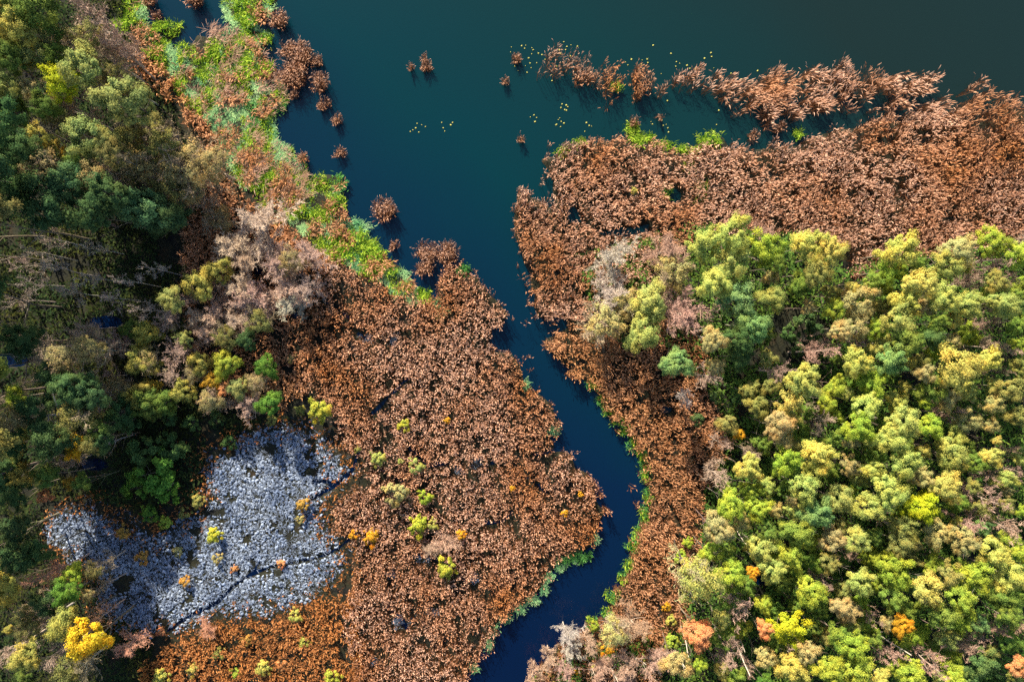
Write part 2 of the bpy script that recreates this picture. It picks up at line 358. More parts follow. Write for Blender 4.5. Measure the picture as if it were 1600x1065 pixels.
SEDGE_NW = [(275,80),(300,70),(318,40),(360,45),(372,60),(410,85),(440,130),(440,160),(425,190),(432,215),(455,235),(478,258),(480,280),(470,320),(430,330),(400,300),(360,270),(335,215),(300,180),(278,150),(268,110)]

beds = []
def bed(name, P, label, wind=0.6, mats=None, **k):
    P = tuft(P); acc = Acc(); reed_geo(P, acc, wind, **k)
    o = link(name, acc.mesh(name), mats or [M_PLUME, M_RLEAF]); tag(o, label, 'reed bed', kind='stuff'); beds.append(o); return o

bed('reed_bed', not_bald(thin(np.concatenate([scatter(REED_WEST, 5.4), scatter(REED_WEST, 0.7, 0.984, 2.6)]), 0.295, 1.2)), 'broad pinkish brown reed bed filling the inner bend of the channel', 0.5, wind_k=0.25)
bed('reed_bed', thin(np.concatenate([scatter(REED_NE, 5.0), scatter(REED_NE, 0.7, 0.984, 2.6)]), 0.30, 1.2), 'brown reed bed between the lake inlet and the sunlit wood', 0.55, wind_k=0.6, plume=(0.42, 0.075))
bed('reed_bed', thin(np.concatenate([scatter(REED_EAST, 4.8), scatter(REED_EAST, 0.7, 0.984, 2.6)]), 0.31, 1.2), 'rusty reed strip along the outer bank of the channel', 0.1, [M_PLUMEB, M_RLEAFB], wind_k=0.45, plume=(0.38, 0.085))
bed('reed_spit', thin(scatter(SPIT, 4.2, jitter_edge=1.7), 0.42, pools=False, ditch=False), 'long curving spit of wind-combed brown reeds in the lake', 0.42, wind_k=0.85, plume=(0.62, 0.07), leaf=(0.8, 0.04), lodge=0.28)
bed('reed_spit', thin(scatter(SPIT2, 4.4, jitter_edge=1.2), 0.42, pools=False, ditch=False), 'ragged outer tip of the reed spit among yellow lily pads', 0.9, wind_k=0.6, plume=(0.5, 0.06), leaf=(0.7, 0.035), lodge=0.2)
bed('rust_sedge', thin(scatter(RUST_SW, 4.2), 0.26), 'orange rust sedge sloping from the grey bog to the reeds', 0.3, [M_PLUMEO, M_RLEAFO], wind_k=0.4, H=(0.9, 1.6), plume=(0.42, 0.13))
bed('rust_sedge', thin(scatter(RUST_NW, 4.2), 0.28), 'rust brown sedge band between the shaded wood and green shore', 0.3, [M_PLUMEB, M_RLEAFB], wind_k=0.3, H=(1.0, 1.7), plume=(0.6, 0.12), leaf=(0.9, 0.06))
bed('flattened_sedge', thin(scatter(SEDGE_NW, 3.6), 0.50, 2.2), 'pink flattened sedge lying in swathes along the green shore', 0.5, [M_STRAW, M_STRAW], wind_k=0.9, H=(0.7, 1.1), plume=(0.9, 0.075), leaf=(1.0, 0.05), lodge=0.8)

# loose clumps standing in the open water
CLUMPS = [(440,38,13,'round brown reed clump off the top of the green peninsula'),(466,92,24,'large dark brown reed clump reaching out from the green shore'),(497,100,9,'thin upright reed clump beside the large dark clump'),(500,134,14,'reed clump at the tip of the tongue below the large dark clump'),
 (462,124,20,'brown reed clump joining the shore to the large dark clump'),(508,166,10,'sparse forked reed clump below the reed tongue'),(529,190,9,'small compact reed clump second down the open lake edge'),(533,241,9,'small ring-shaped reed clump beside the flattened sedge point'),(602,330,17,'tall bushy reed clump alone in the lake mouth'),(617,385,9,'small wispy reed clump off the lime sedge point'),
 (668,398,17,'hooked reed clump curling over a small cove'),(698,398,18,'reed clump where the hooked island meets the bed'),(664,420,12,'grey thin reeds inside the hook of the small cove'),(643,108,4,'tiny reed tuft, smaller of the pair in mid lake'),(667,107,9,'sparse reed tuft with a long streak of shadow in mid lake'),(664,94,5,'faint reed tuft just above the sparse one in mid lake'),
 (790,130,6,'tiny reed tuft off the tip of the spit'),(814,220,5,'thin upright reed tuft alone above the reed headland'),(806,96,8,'curved reed clump ringed with lily pads at the tip of the spit'),(308,3,14,'brown reed clump cut by the top edge in the small bay'),(238,8,11,'pale thin reeds at the head of the small bay'),(247,30,9,'grey sparse reeds in the shaded corner of the bay'),(462,150,7,'faint reeds standing in the dark water under the tongue'),
 (474,248,9,'pinkish reed clump at the end of the sedge point'),(1028,187,6,'sparse reeds among pads in the long inlet'),(990,194,8,'wispy reeds fringing the lime sedge in the inlet'),(1173,213,7,'small pink reed clump at the mouth of the narrow inlet'),(1216,202,10,'reed clump hanging below the spit into the narrow inlet')]
for i, (x, y, r, lab) in enumerate(CLUMPS):
    c = W(x, y); R = r / PXM
    n = int(34 * math.pi * R * R) + 16
    t = RNG.uniform(0, 2*np.pi, n); q = R * np.sqrt(RNG.random(n)) * RNG.uniform(0.75, 1.15, n)
    P = np.column_stack([q*np.cos(t), q*np.sin(t)*0.9])
    P = P[vnoise(P + np.array(c[:2]), 0.9) > 0.22]
    if len(P) < 6: P = np.column_stack([q*np.cos(t), q*np.sin(t)*0.9])
    root = bpy.data.objects.new('reed_clump', None); COL.objects.link(root); root.location = (c[0], c[1], 0)
    root.empty_display_size = 0.3
    tag(root, lab, 'reeds', 'reed clumps standing in the lake')
    acc = Acc(); reed_geo(P, acc, 0.5, 0.25, (0.9, 2.1) if r > 10 else (0.5, 1.2), (0.40, 0.05) if r > 10 else (0.28, 0.04), (0.6, 0.03) if r > 10 else (0.4, 0.03), 3, lodge=0.14)
    me = acc.mesh('reed_clump')
    # split plumes and stalks into two parts
    mi = np.zeros(len(me.polygons), np.int32); me.polygons.foreach_get('material_index', mi)
    for nm, k, mt in (('plume', 0, M_PLUME), ('stalk', 1, M_RLEAF)):
        acc2 = Acc(); 
        vi = np.zeros(len(me.loops), np.int32); me.loops.foreach_get('vertex_index', vi)
        co = np.zeros(len(me.vertices)*3, np.float32); me.vertices.foreach_get('co', co); co = co.reshape(-1, 3)
        f = vi.reshape(-1, 4)[mi == k]; u, inv = np.unique(f, return_inverse=True)
        link(nm, mesh_np(nm, co[u], inv.reshape(-1, 4)), [mt], root)['kind'] = 'stuff'
    bpy.data.meshes.remove(me)

# ------------------------------------------------------------------ green sedge, floating mats, bog litter, undergrowth
def ellipse_pts(lst, dens):
    out = []
    for x, y, a, b in lst:
        c = W(x, y); A, B = a/PXM, b/PXM
        n = int(dens*math.pi*A*B) + 8
        t = RNG.uniform(0, 2*np.pi, n); q = np.sqrt(RNG.random(n))*(0.85 + 0.3*RNG.random(n))
        q *= 0.75 + 0.5*vnoise(np.column_stack([np.cos(t)*2+x, np.sin(t)*2+y]), 1.0)
        out.append(np.column_stack([c[0] + A*q*np.cos(t), c[1] + B*q*np.sin(t)]))
    return np.concatenate(out)

def tussocks(P, acc, nb, L, Wd, t0=(0.1, 0.7), t1=(1.0, 2.0), spread=0.25, z=0.05, m=0):
    n = len(P)*nb
    B = np.repeat(P, nb, 0) + RNG.normal(0, spread, (n, 2))
    hz = z + 0.7*np.clip(vnoise(B, 1.5)*1.6 - 0.4, 0, 1)*L[1]
    V, F = blades(np.column_stack([B, hz]), RNG.uniform(0, 2*np.pi, n), RNG.uniform(*t0, n), RNG.uniform(*t1, n), RNG.uniform(*L, n), RNG.uniform(*Wd, n), [0.7, 1.0, 0.12]); acc.add(V, F, m)

LIME_W = [(205,12,16,16),(208,36,10,8),(272,47,13,13),(250,46,12,8),(247,82,14,18),(258,100,8,10),(190,45,14,12),(386,12,26,20),(392,38,10,10),(376,82,28,24),(352,100,18,10),(380,118,16,10),(416,62,8,10),(415,110,12,12),(392,215,10,16),(415,232,9,10),(455,328,17,15),(470,305,14,8),(500,286,14,12),(520,318,16,16),(562,384,30,24),(540,372,16,14),(588,396,16,12),(604,420,16,12),(626,448,15,9),(664,462,13,8),(580,420,18,10),(440,345,10,8),(480,330,20,10)]
GREEN_W = [(436,166,11,12),(531,288,11,13),(400,168,12,9),(238,66,14,12),(725,423,9,7),(905,868,17,8),(885,874,10,6),(400,190,10,10),(548,398,12,8)]
MINT_W = [(222,20,8,18),(238,62,12,12),(380,40,13,18),(402,74,9,14),(398,92,8,12),(325,128,8,22),(335,110,8,10),(402,152,14,10),(424,205,10,18),(366,236,22,14),(402,262,26,16),(388,284,16,10),(428,306,12,13),(350,222,12,10),(445,272,20,12),(380,180,14,8),(495,354,22,9),(515,372,12,8),(560,355,16,8),(340,150,9,12),(545,350,12,6),(690,490,7,9),(632,430,8,8),(455,255,12,8)]
acc = Acc(); tussocks(ellipse_pts(LIME_W, 3.2), acc, 12, (0.35, 1.0), (0.05, 0.12)); o = link('sedge_grass', acc.mesh('sedge_grass'), [M_LIME]); tag(o, 'lime green sedge tussocks edging the western lake shore', 'sedge', kind='stuff')
acc = Acc(); tussocks(ellipse_pts(GREEN_W, 4.5), acc, 14, (0.3, 0.7), (0.06, 0.13)); o = link('sedge_grass', acc.mesh('sedge_grass'), [M_GREEN]); tag(o, 'rounded emerald sedge cushions at the water edge', 'sedge', kind='stuff')
acc = Acc(); tussocks(ellipse_pts(MINT_W, 9), acc, 10, (0.25, 0.7), (0.04, 0.09), (0.8, 1.4), (1.3, 1.9), 0.3, 0.06); o = link('floating_grass', acc.mesh('floating_grass'), [M_MINT]); tag(o, 'mint green floating grass mats between the flattened sedge', 'floating grass', kind='stuff')
SHORE = [(200,0),(230,40),(262,70),(300,74),(345,62),(362,44),(350,0),(437,0),(402,40),(418,60),(402,86),(442,126),(447,160),(424,186),(433,220),(480,256),(484,280),(538,285),(528,314),(540,346),(562,366),(602,398),(640,440),(684,466),(690,500),(640,470),(560,424),(510,400),(470,370),(430,335),(395,300),(350,260),(330,200),(285,150),(262,105),(200,60)]
P = scatter(SHORE, 14, 1.0); P = P[vnoise(P + 21, 1.7) > 0.31]; nz = vnoise(P + 77, 2.6)*0.65 + vnoise(P, 1.0)*0.35
acc = Acc(); tussocks(P[nz > 0.515], acc, 8, (0.25, 0.7), (0.05, 0.11), spread=0.15); o = link('sedge_grass', acc.mesh('sedge_grass'), [M_LIME]); tag(o, 'short lime sedge scattered through the whole western shore strip', 'sedge', kind='stuff')
acc = Acc(); tussocks(P[nz < 0.525], acc, 8, (0.25, 0.65), (0.04, 0.09), (0.8, 1.4), (1.3, 1.9), 0.15, 0.1); o = link('floating_grass', acc.mesh('floating_grass'), [M_MINT]); tag(o, 'thin mint grass sprinkled between the sedge along the western shore', 'floating grass', kind='stuff')
R_ = scatter(SHORE, 3.6); bed('rust_sedge', R_[vnoise(R_ + 21, 1.7) < 0.38], 'rusty tufts mixed into the green western shore strip', 0.4, [M_PLUMEB, M_RLEAFB], wind_k=0.5, H=(0.8, 1.4), plume=(0.6, 0.09), leaf=(0.8, 0.05), lodge=0.35)
LIME_E = [(880,236,9,5),(905,222,8,5),(985,205,13,15),(1008,220,20,10),(1040,230,12,7),(1066,236,9,7),(1074,256,5,14),(1108,219,22,11),(1085,236,8,6),(962,137,8,5),(1245,212,8,5)]
BANK = [(926,600,10,5),(942,622,9,8),(952,640,9,8),(966,656,8,9),(978,672,8,8),(988,692,7,9),(1001,712,6,12),(1006,738,6,14),(1010,775,6,12),(1005,800,7,14),(996,830,7,12),(986,850,9,12),(982,876,8,12),(972,898,8,8),(956,930,10,9),(946,952,8,6),(926,972,8,10),(838,1058,9,6),(862,1044,9,8),(1042,300,8,10),(1094,300,8,20)]
acc = Acc(); tussocks(ellipse_pts(LIME_E, 3.5), acc, 12, (0.35, 0.9), (0.05, 0.12)); o = link('sedge_grass', acc.mesh('sedge_grass'), [M_LIME]); tag(o, 'yellow green sedge along the inlet below the reed spit', 'sedge', kind='stuff')
acc = Acc(); tussocks(ellipse_pts(BANK, 4.5), acc, 12, (0.3, 0.8), (0.05, 0.12), m=0); acc.M[4] = [np.where(RNG.random(len(a)) < 0.5, 0, 1).astype(np.int32) if False else (np.arange(len(a))//2//60 % 2).astype(np.int32) for a in acc.M[4]]
o = link('sedge_grass', acc.mesh('sedge_grass'), [M_LIME, M_GREEN]); tag(o, 'green sedge fringe down the outer bank of the channel', 'sedge', kind='stuff')
INBANK = [(892,872,12,5),(876,884,9,5),(858,900,7,6),(850,918,5,6),(832,936,10,4),(812,950,9,5),(792,966,9,5),(774,984,5,8),(765,1004,4,8),(742,1040,5,8),(930,842,4,6),(822,600,4,5),(866,672,6,4)]
acc = Acc(); tussocks(ellipse_pts(INBANK, 7), acc, 12, (0.2, 0.6), (0.04, 0.1), (0.5, 1.2), (1.2, 1.9), 0.25, 0.04); o = link('floating_grass', acc.mesh('floating_grass'), [M_MINT]); tag(o, 'blue green weed fringe along the inner bend of the channel', 'floating grass', kind='stuff')

BOG = [(330,692),(380,668),(430,656),(490,662),(526,690),(540,720),(556,742),(520,770),(508,800),(522,830),(545,868),(530,910),(492,940),(450,962),(400,968),(340,965),(300,985),(230,1000),(180,990),(150,962),(140,905),(105,880),(66,850),(66,800),(120,775),(185,800),(240,830),(300,800),(318,760),(310,720)]
def make_bog():
    poly = Wa(BOG); lo, hi = poly.min(0)-1, poly.max(0)+1
    s = 0.40
    gx, gy = np.meshgrid(np.arange(lo[0], hi[0], s), np.arange(lo[1], hi[1], s*0.88))
    gx[1::2] += s/2
    P = np.stack([gx.ravel(), gy.ravel()], 1); P += RNG.uniform(-0.2, 0.2, P.shape)
    Q = P + (np.stack([vnoise(P, 2.2), vnoise(P+31, 2.2)], 1) - 0.5)*6 + RNG.normal(0, 0.5, P.shape)
    P = P[inside(poly, Q)]
    k = vnoise(P, 3.1)*0.5 + vnoise(P+13, 1.2)*0.5
    rim_d = np.where(inside(poly, P), seg_dist(poly, P, True), 0)
    P = P[(rim_d > 2.2*RNG.random(len(P))**2) & (np.abs(vnoise(P + 71, 1.7) - 0.5) > 0.035) & (np.abs(vnoise(P + 171, 3.3) - 0.5) > 0.02) & (k > 0.27 + RNG.normal(0, 0.06, len(P))) & (ditch_d(P) > 0.28) & ~pool_in(P)]
    n = len(P); m = 7
    # crumpled plates of dead floating leaves: an uneven rim round a raised or dished middle
    ang = np.linspace(0, 2*np.pi, m, endpoint=False)[None] + RNG.uniform(0, 6.28, (n, 1)) + RNG.normal(0, 0.16, (n, m))
    asp = RNG.uniform(0.35, 0.95, n)[:, None]; rot = RNG.uniform(0, np.pi, n)[:, None]
    R = RNG.uniform(0.15, 0.33, n)[:, None] * RNG.uniform(0.55, 1.3, (n, m))
    ex, ey = R*np.cos(ang), R*np.sin(ang)*asp
    x = ex*np.cos(rot) - ey*np.sin(rot); y = ex*np.sin(rot) + ey*np.cos(rot)
    zc = 0.24 + 0.06*RNG.random(n) + 0.12*vnoise(P, 0.9)
    tx, ty = RNG.normal(0, 0.13, (n, 1)), RNG.normal(0, 0.13, (n, 1))
    rim = zc[:, None] + tx*x + ty*y + RNG.normal(0, 0.035, (n, m))
    mid = zc + RNG.choice([-0.06, -0.03, 0.02, 0.03], n)
    V = np.zeros((n, m*2+1, 3))
    V[:, 0] = np.column_stack([P, mid])
    V[:, 1:m+1, 0] = P[:, :1] + x; V[:, 1:m+1, 1] = P[:, 1:] + y; V[:, 1:m+1, 2] = rim
    V[:, m+1:, 0] = P[:, :1] + x*0.8; V[:, m+1:, 1] = P[:, 1:] + y*0.8; V[:, m+1:, 2] = rim - 0.2
    i = np.arange(m)
    tri = np.stack([np.zeros(m, int), 1+i, 1+(i+1) % m], 1); qd = np.stack([1+i, m+1+i, m+1+(i+1) % m, 1+(i+1) % m], 1)
    off = (np.arange(n)*(2*m+1))[:, None, None]
    o = link('bog_litter', mesh_np('bog_litter', V.reshape(-1, 3), [(tri[None]+off).reshape(-1, 3), (qd[None]+off).reshape(-1, 4)]), [M_LITTER])
    tag(o, 'crumpled blue grey plant litter covering the open bog', 'bog litter', kind='stuff')
    S_ = scatter(BOG, 24); S_ = S_[(ditch_d(S_) > 0.25) & (vnoise(S_, 3.1)*0.5 + vnoise(S_+13, 1.2)*0.5 > 0.33) & (seg_dist(poly, S_, True) > 3.0*RNG.random(len(S_)))]
    a = Acc(); tussocks(S_, a, 1, (0.25, 0.7), (0.02, 0.055), (1.0, 1.5), (1.35, 1.8), 0.1, 0.3)
    o = link('dead_grass', a.mesh('dead_grass'), [M_LITTER]); tag(o, 'matted grey dead grass lying over the bog litter', 'dead grass', kind='stuff')
    # straggling brown sedge where the bog meets the reeds and trees
    E = scatter([(300,680),(440,640),(540,680),(575,740),(530,800),(560,870),(500,950),(330,1000),(150,1000),(60,860),(60,790),(130,770)], 4.0)
    d = seg_dist(poly, E, True); E = E[(d < 3.6*RNG.random(len(E))**1.3 + 0.2) & (ditch_d(E) > 0.3)]
    a = Acc(); reed_geo(E, a, 0.4, 0.3, (0.5, 1.1), (0.4, 0.14), (0.5, 0.07), 2)
    o = link('bog_sedge', a.mesh('bog_sedge'), [M_PLUMEO, M_RLEAFO]); tag(o, 'thin brown sedge fraying the rim of the grey bog', 'sedge', kind='stuff')
    # pale dead growth on the bald spots inside the reed bed
    a = Acc(); B = ellipse_pts(BALD, 3.0); tussocks(B, a, 6, (0.2, 0.6), (0.03, 0.06), (0.5, 1.4), (1.2, 1.9), 0.2, 0.15)
    o = link('dead_grass', a.mesh('dead_grass'), [M_LITTER]); tag(o, 'pale dead grass in the bald spots of the reed bed', 'dead grass', kind='stuff')
make_bog()

WOOD_W = [(-250,-150),(180,-150),(200,90),(260,150),(310,260),(330,340),(500,400),(480,520),(460,650),(330,690),(300,790),(190,800),(120,775),(60,800),(60,860),(140,900),(150,960),(230,1000),(220,1200),(-250,1200)]
WOOD_E = [(900,400),(1090,350),(1240,365),(1320,420),(1400,400),(1600,370),(1800,360),(1800,1200),(850,1200),(870,1030),(960,1000),(1060,980),(1090,880),(1110,760),(1140,680),(1110,610),(1040,540),(920,500)]
THICKET = Wa([(300,345),(420,330),(510,400),(490,520),(465,650),(380,650),(300,560),(290,450)])
bed('rust_sedge', thin(scatter([(290,345),(420,330),(510,400),(490,520),(465,640),(380,640),(300,560),(280,450)], 4.0), 0.3), 'brown sedge under the pink bare thicket', 0.3, [M_PLUMEB, M_RLEAFB], wind_k=0.3, H=(0.8, 1.5), plume=(0.45, 0.1))
def undergrowth(poly, label, dens, tall=2.4, mat=None):
    P = scatter(poly, dens); P = P[(vnoise(P, 2.4) > 0.2) & ~inside(THICKET, P) & ~(((P[:, 0] - 41)/5.0)**2 + ((P[:, 1] - 1)/4.2)**2 < 1) & ~pool_in(P, 1.2) & (land_sd(P) > 0.5)]
    n = len(P); a = Acc()
    hz = 0.15 + tall*vnoise(P, 1.6)**1.5*RNG.random(n)
    a3 = RNG.uniform(0, 6.28, n)
    V, F = blades(np.column_stack([P, hz]), a3, RNG.uniform(0.5, 1.5, n), RNG.uniform(1.2, 1.9, n), RNG.uniform(0.3, 0.75, n), RNG.uniform(0.12, 0.3, n), [0.3, 1.0, 0.2]); a.add(V, F)
    o = link('undergrowth', a.mesh('undergrowth'), [mat or M_UNDER]); tag(o, label, 'undergrowth', kind='stuff')
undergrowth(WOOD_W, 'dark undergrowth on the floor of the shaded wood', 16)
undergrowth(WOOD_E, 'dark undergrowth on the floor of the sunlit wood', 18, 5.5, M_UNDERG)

# ------------------------------------------------------------------ lily pads
def pad_mesh(seed):
    r = np.random.default_rng(seed); m = 11
    a = np.linspace(0.28, 2*np.pi - 0.28, m); R = 0.5*(1 + r.normal(0, 0.05, m))
    V = [(0, 0, 0.012)] + [(R[i]*math.cos(a[i]), R[i]*math.sin(a[i]), 0.02 + r.uniform(0, 0.03)) for i in range(m)] + [(R[i]*math.cos(a[i]), R[i]*math.sin(a[i]), 0.004) for i in range(m)]
    T = [(0, 1+i, 2+i) for i in range(m-1)]; Q = [(1+i, 1+m+i, 2+m+i, 2+i) for i in range(m-1)]
    return mesh_np('lily_pad', V, [np.array(T), np.array(Q)])
PADS = [pad_mesh(i) for i in range(5)]
for p in PADS: p.materials.append(M_PAD)
PAD_GROUPS = [
 ('yellow lily pad in the loose ring at the tip of the spit', [(797,82),(800,74),(815,73),(819,76),(822,72),(832,75),(834,79),(830,85),(826,91),(842,84),(846,87),(828,99),(830,106),(824,114),(804,104),(810,110),(838,98),(820,104),(851,94),(806,88)]),
 ('yellow lily pad beside the ragged outer reeds of the spit', [(874,78),(884,79),(886,74),(893,71),(902,72),(880,66),(891,88),(876,84),(862,118),(870,104),(862,126)]),
 ('yellow lily pad in the cluster of dots below the spit', [(878,162),(884,165),(888,168),(882,172),(876,168),(886,172),(872,188),(877,190),(882,194),(870,194),(876,198),(868,196),(874,184)]),
 ('pale lily pad in the trio above the lone upright reed tuft', [(834,180),(838,184),(828,184),(836,190)]),
 ('yellow lily pad in the west of two dot clusters in mid lake', [(645,204),(649,200),(651,194),(660,196),(664,198),(655,206),(642,206)]),
 ('yellow lily pad in the east of two dot clusters in mid lake', [(691,192),(693,200),(694,206),(704,195),(708,191)]),
 ('yellow lily pad scattered over the lake above the spit gap', [(1020,72),(1048,85),(1058,96),(1062,100),(1055,104),(1074,102),(1078,108),(1086,108),(1100,92),(1110,82),(1112,90),(1115,106),(1012,92),(1004,95),(978,97),(982,103),(986,94),(1002,101),(1012,98),(1033,115),(1143,116),(1158,124),(1184,112)]),
 ('yellow lily pad around the sparse reeds in the long inlet', [(1018,190),(1020,194),(1034,188),(1036,196),(1044,200),(1045,207),(1040,194),(1042,158),(1124,173),(1120,196)]),
 ('pale lily pad in the patch beside the green peninsula', [(412,73),(418,71),(423,77),(425,80),(417,76),(411,80)]),
 ('yellow lily pad stray off the reed headland', [(920,196),(917,193),(924,198),(914,206)]),
]
for lab, pts in PAD_GROUPS:
    for (x, y) in pts:
        o = bpy.data.objects.new('lily_pad', random.choice(PADS)); COL.objects.link(o)
        o.location = W(x + random.uniform(-1, 1), y + random.uniform(-1, 1), 0.004); s = random.uniform(0.14, 0.30)
        o.scale = (s, s*random.uniform(0.8, 1), 1); o.rotation_euler = (0, 0, random.uniform(0, 6.28))
        tag(o, lab, 'lily pad', lab.replace('lily pad', 'lily pads'))

# ------------------------------------------------------------------ trees
def tube(acc, p0, p1, r0, r1, m=0, sides=5):
    p0 = np.asarray(p0, float); p1 = np.asarray(p1, float); d = p1 - p0; L = np.linalg.norm(d)
    if L < 1e-6: return
    d /= L; u = np.cross(d, [0.3, 0.5, 0.81]); u /= np.linalg.norm(u); v = np.cross(d, u)
    a = np.linspace(0, 2*np.pi, sides, endpoint=False)
    ring = np.cos(a)[:, None]*u + np.sin(a)[:, None]*v
    V = np.concatenate([p0 + ring*r0, p1 + ring*r1])
    i = np.arange(sides); F = np.stack([i, (i+1) % sides, sides+(i+1) % sides, sides+i], 1)
    acc.add(V, F, m)

def grow(seed, n_limb=9, low=0.42, spread=0.95, depth=3, upright=0.5, trunk_r=0.13, dens=1.0):
    """12 m tall skeleton; heavy wood goes to one mesh, twigs to another; normalised to height 1 and crown radius 1"""
    r = np.random.default_rng(seed); wood, twig = Acc(), Acc()
    Hh = 12.0; pts = []
    def unit(v): return v / (np.linalg.norm(v) + 1e-9)
    def strip(p0, p1, w0, w1):
        d = p1 - p0; s = np.cross(d, r.normal(0, 1, 3)); s = unit(s)
        twig.add(np.array([p0-s*w0, p0+s*w0, p1+s*w1, p1-s*w1]), np.array([[0, 1, 2, 3]]))
    def branch(p, d, L, rad, lvl):
        nseg = 4 if lvl < 2 else 3
        for k in range(nseg):
            d = unit(d + r.normal(0, 0.16 if lvl < 2 else 0.24, 3) + np.array([0, 0, 0.10*upright*2]))
            q = p + d*L/nseg; r1 = rad*(1 - 0.75*(k+1)/nseg)
            r0 = rad*(1 - 0.75*k/nseg)
            if lvl < 2: tube(wood, p, q, r0, r1, sides=5 if lvl == 0 else 4)
            else: strip(p, q, max(r0, 0.030 if lvl == 2 else 0.017), max(r1, 0.022 if lvl == 2 else 0.012))
            pts.append(q)
            if lvl < depth:
                for _ in range(int(r.poisson((2.1 if lvl == 0 else 2.6)*dens))):
                    ax = unit(np.cross(d, r.normal(0, 1, 3)))
                    an = r.uniform(0.45, 1.0)
                    branch(p + (q-p)*r.random(), unit(d*math.cos(an) + ax*math.sin(an)), L*r.uniform(0.38, 0.62), max(r1*0.6, 0.014), lvl+1)
            p = q
    # trunk
    p = np.zeros(3); d = np.array([0, 0, 1.0]); ns = 9; tp = [p]
    for k in range(ns):
        d = unit(d + r.normal(0, 0.045, 3)*np.array([1, 1, 0.3])); q = p + d*Hh/ns*0.94
        tube(wood, p, q, trunk_r*(1-0.85*k/ns), trunk_r*(1-0.85*(k+1)/ns), sides=7); tp.append(q); p = q
    ga = r.uniform(0, 6.28)
    for i in range(n_limb):
        t = low + (0.97-low)*(i+0.5)/n_limb; f = t*ns; k = min(int(f), ns-1)
        p = tp[k] + (tp[k+1]-tp[k])*(f-k)
        ga += 2.4 + r.normal(0, 0.3)
        el = 0.35 + 0.55*upright + 0.4*(t-low)
        L = (1.0 - 0.62*(t-low)/(1-low))*3.6*spread*r.uniform(0.8, 1.2)
        branch(p, np.array([math.cos(ga)*math.cos(el), math.sin(ga)*math.cos(el), math.sin(el)]), L, trunk_r*0.62*(1.1-t), 0 if depth >= 3 else 1)
    pts_a = np.array(pts); R = np.percentile(np.hypot(pts_a[:, 0], pts_a[:, 1]), 93); top = max(pts_a[:, 2].max(), tp[-1][2])
    sc = np.array([1/R, 1/R, 1/top])
    for a in (wood, twig): a.V = [v*sc for v in a.V]
    return wood.mesh('trunk', True), twig.mesh('twig')

def leaf_crown(seed, n_bough=30, per=230, size=(0.045, 0.085), flat=0.8, hollow=0.0):
    """leaves in boughs spread through a lobed dome of radius 1, centre at the origin"""
    r = np.random.default_rng(seed); C = []
    tries = 0
    while len(C) < n_bough and tries < 4000:
        tries += 1
        v = r.normal(0, 1, 3); v /= np.linalg.norm(v)
        if v[2] < -0.35: continue
        rad = r.uniform(0.5, 0.86)*(0.86 + 0.2*math.sin(3*math.atan2(v[1], v[0]) + seed))
        c = v*rad*np.array([1, 1, flat])
        if all(np.linalg.norm(c - d) > 0.20 for d in C): C.append(c)
    C = np.array(C); n = len(C)*per
    cen = np.repeat(C, per, 0)
    s = np.repeat(r.uniform(0.11, 0.25, len(C)), per)[:, None]
    ax = C - np.array([0, 0, -0.75]); ax /= np.linalg.norm(ax, axis=1)[:, None]; ax = np.repeat(ax, per, 0)
    u = r.normal(0, 1, (n, 3)); u /= np.linalg.norm(u, axis=1)[:, None]
    u[:, 2] = np.where(u[:, 2] < -0.2, -u[:, 2]*0.7, u[:, 2])
    p = cen + u*s*(0.35 + 0.75*r.random((n, 1)))*np.array([1.05, 1.05, 0.8]) + ax*(r.normal(0, 0.07, (n, 1)) + 0.03)
    rad_ = p + np.array([0, 0, 0.35]); rad_ /= np.linalg.norm(rad_, axis=1)[:, None]
    nrm = rad_*1.0 + u*0.45 + r.normal(0, 0.30, (n, 3)) + np.array([0, 0, 0.1]); nrm /= np.linalg.norm(nrm, axis=1)[:, None]
    a = np.cross(nrm, r.normal(0, 1, (n, 3))); a /= np.linalg.norm(a, axis=1)[:, None]; b = np.cross(nrm, a)
    L = r.uniform(*size, n)[:, None]; Wd = L*r.uniform(0.45, 0.75, (n, 1))
    V = np.stack([p - a*L*0.5, p + b*Wd*0.5, p + a*L*0.5, p - b*Wd*0.5], 1).reshape(-1, 3)
    F = np.arange(n*4).reshape(-1, 4)
    return mesh_np('crown', V, F)

WOODS = [grow(100+i, 8, 0.38, 1.0, 2, 0.55, 0.13, 0.8) for i in range(4)]       # frame of leafy trees
BARE = [grow(200+i, 9, 0.30, 1.0, 3, 0.6, 0.17, 0.66) for i in range(5)]        # fine twigged bare trees
THICK = [grow(250+i, 10, 0.18, 1.0, 3, 0.45, 0.15, 0.95) for i in range(3)]       # low many-twigged thicket trees
DEAD = [grow(300+i, 7, 0.45, 0.9, 3, 0.35, 0.13, 0.6) for i in range(4)]       # tall thin half-dead trees
DENSE = [leaf_crown(400+i, [30, 38, 46][i % 3], 270, (0.04, 0.08), [0.8, 0.95, 1.1][i % 3]) for i in range(9)]
LOOSE = [leaf_crown(500+i, 34, 110, (0.04, 0.085), 0.9) for i in range(5)]
BUSHC = [leaf_crown(600+i, 18, 170, (0.07, 0.15), 0.7) for i in range(4)]
for wd in (WOODS, BARE, THICK, DEAD):
    for a, b in wd: a.materials.append(M_BARK); b.materials.append(M_TWIG)
for c in DENSE + LOOSE + BUSHC: c.materials.append(M_LEAF)

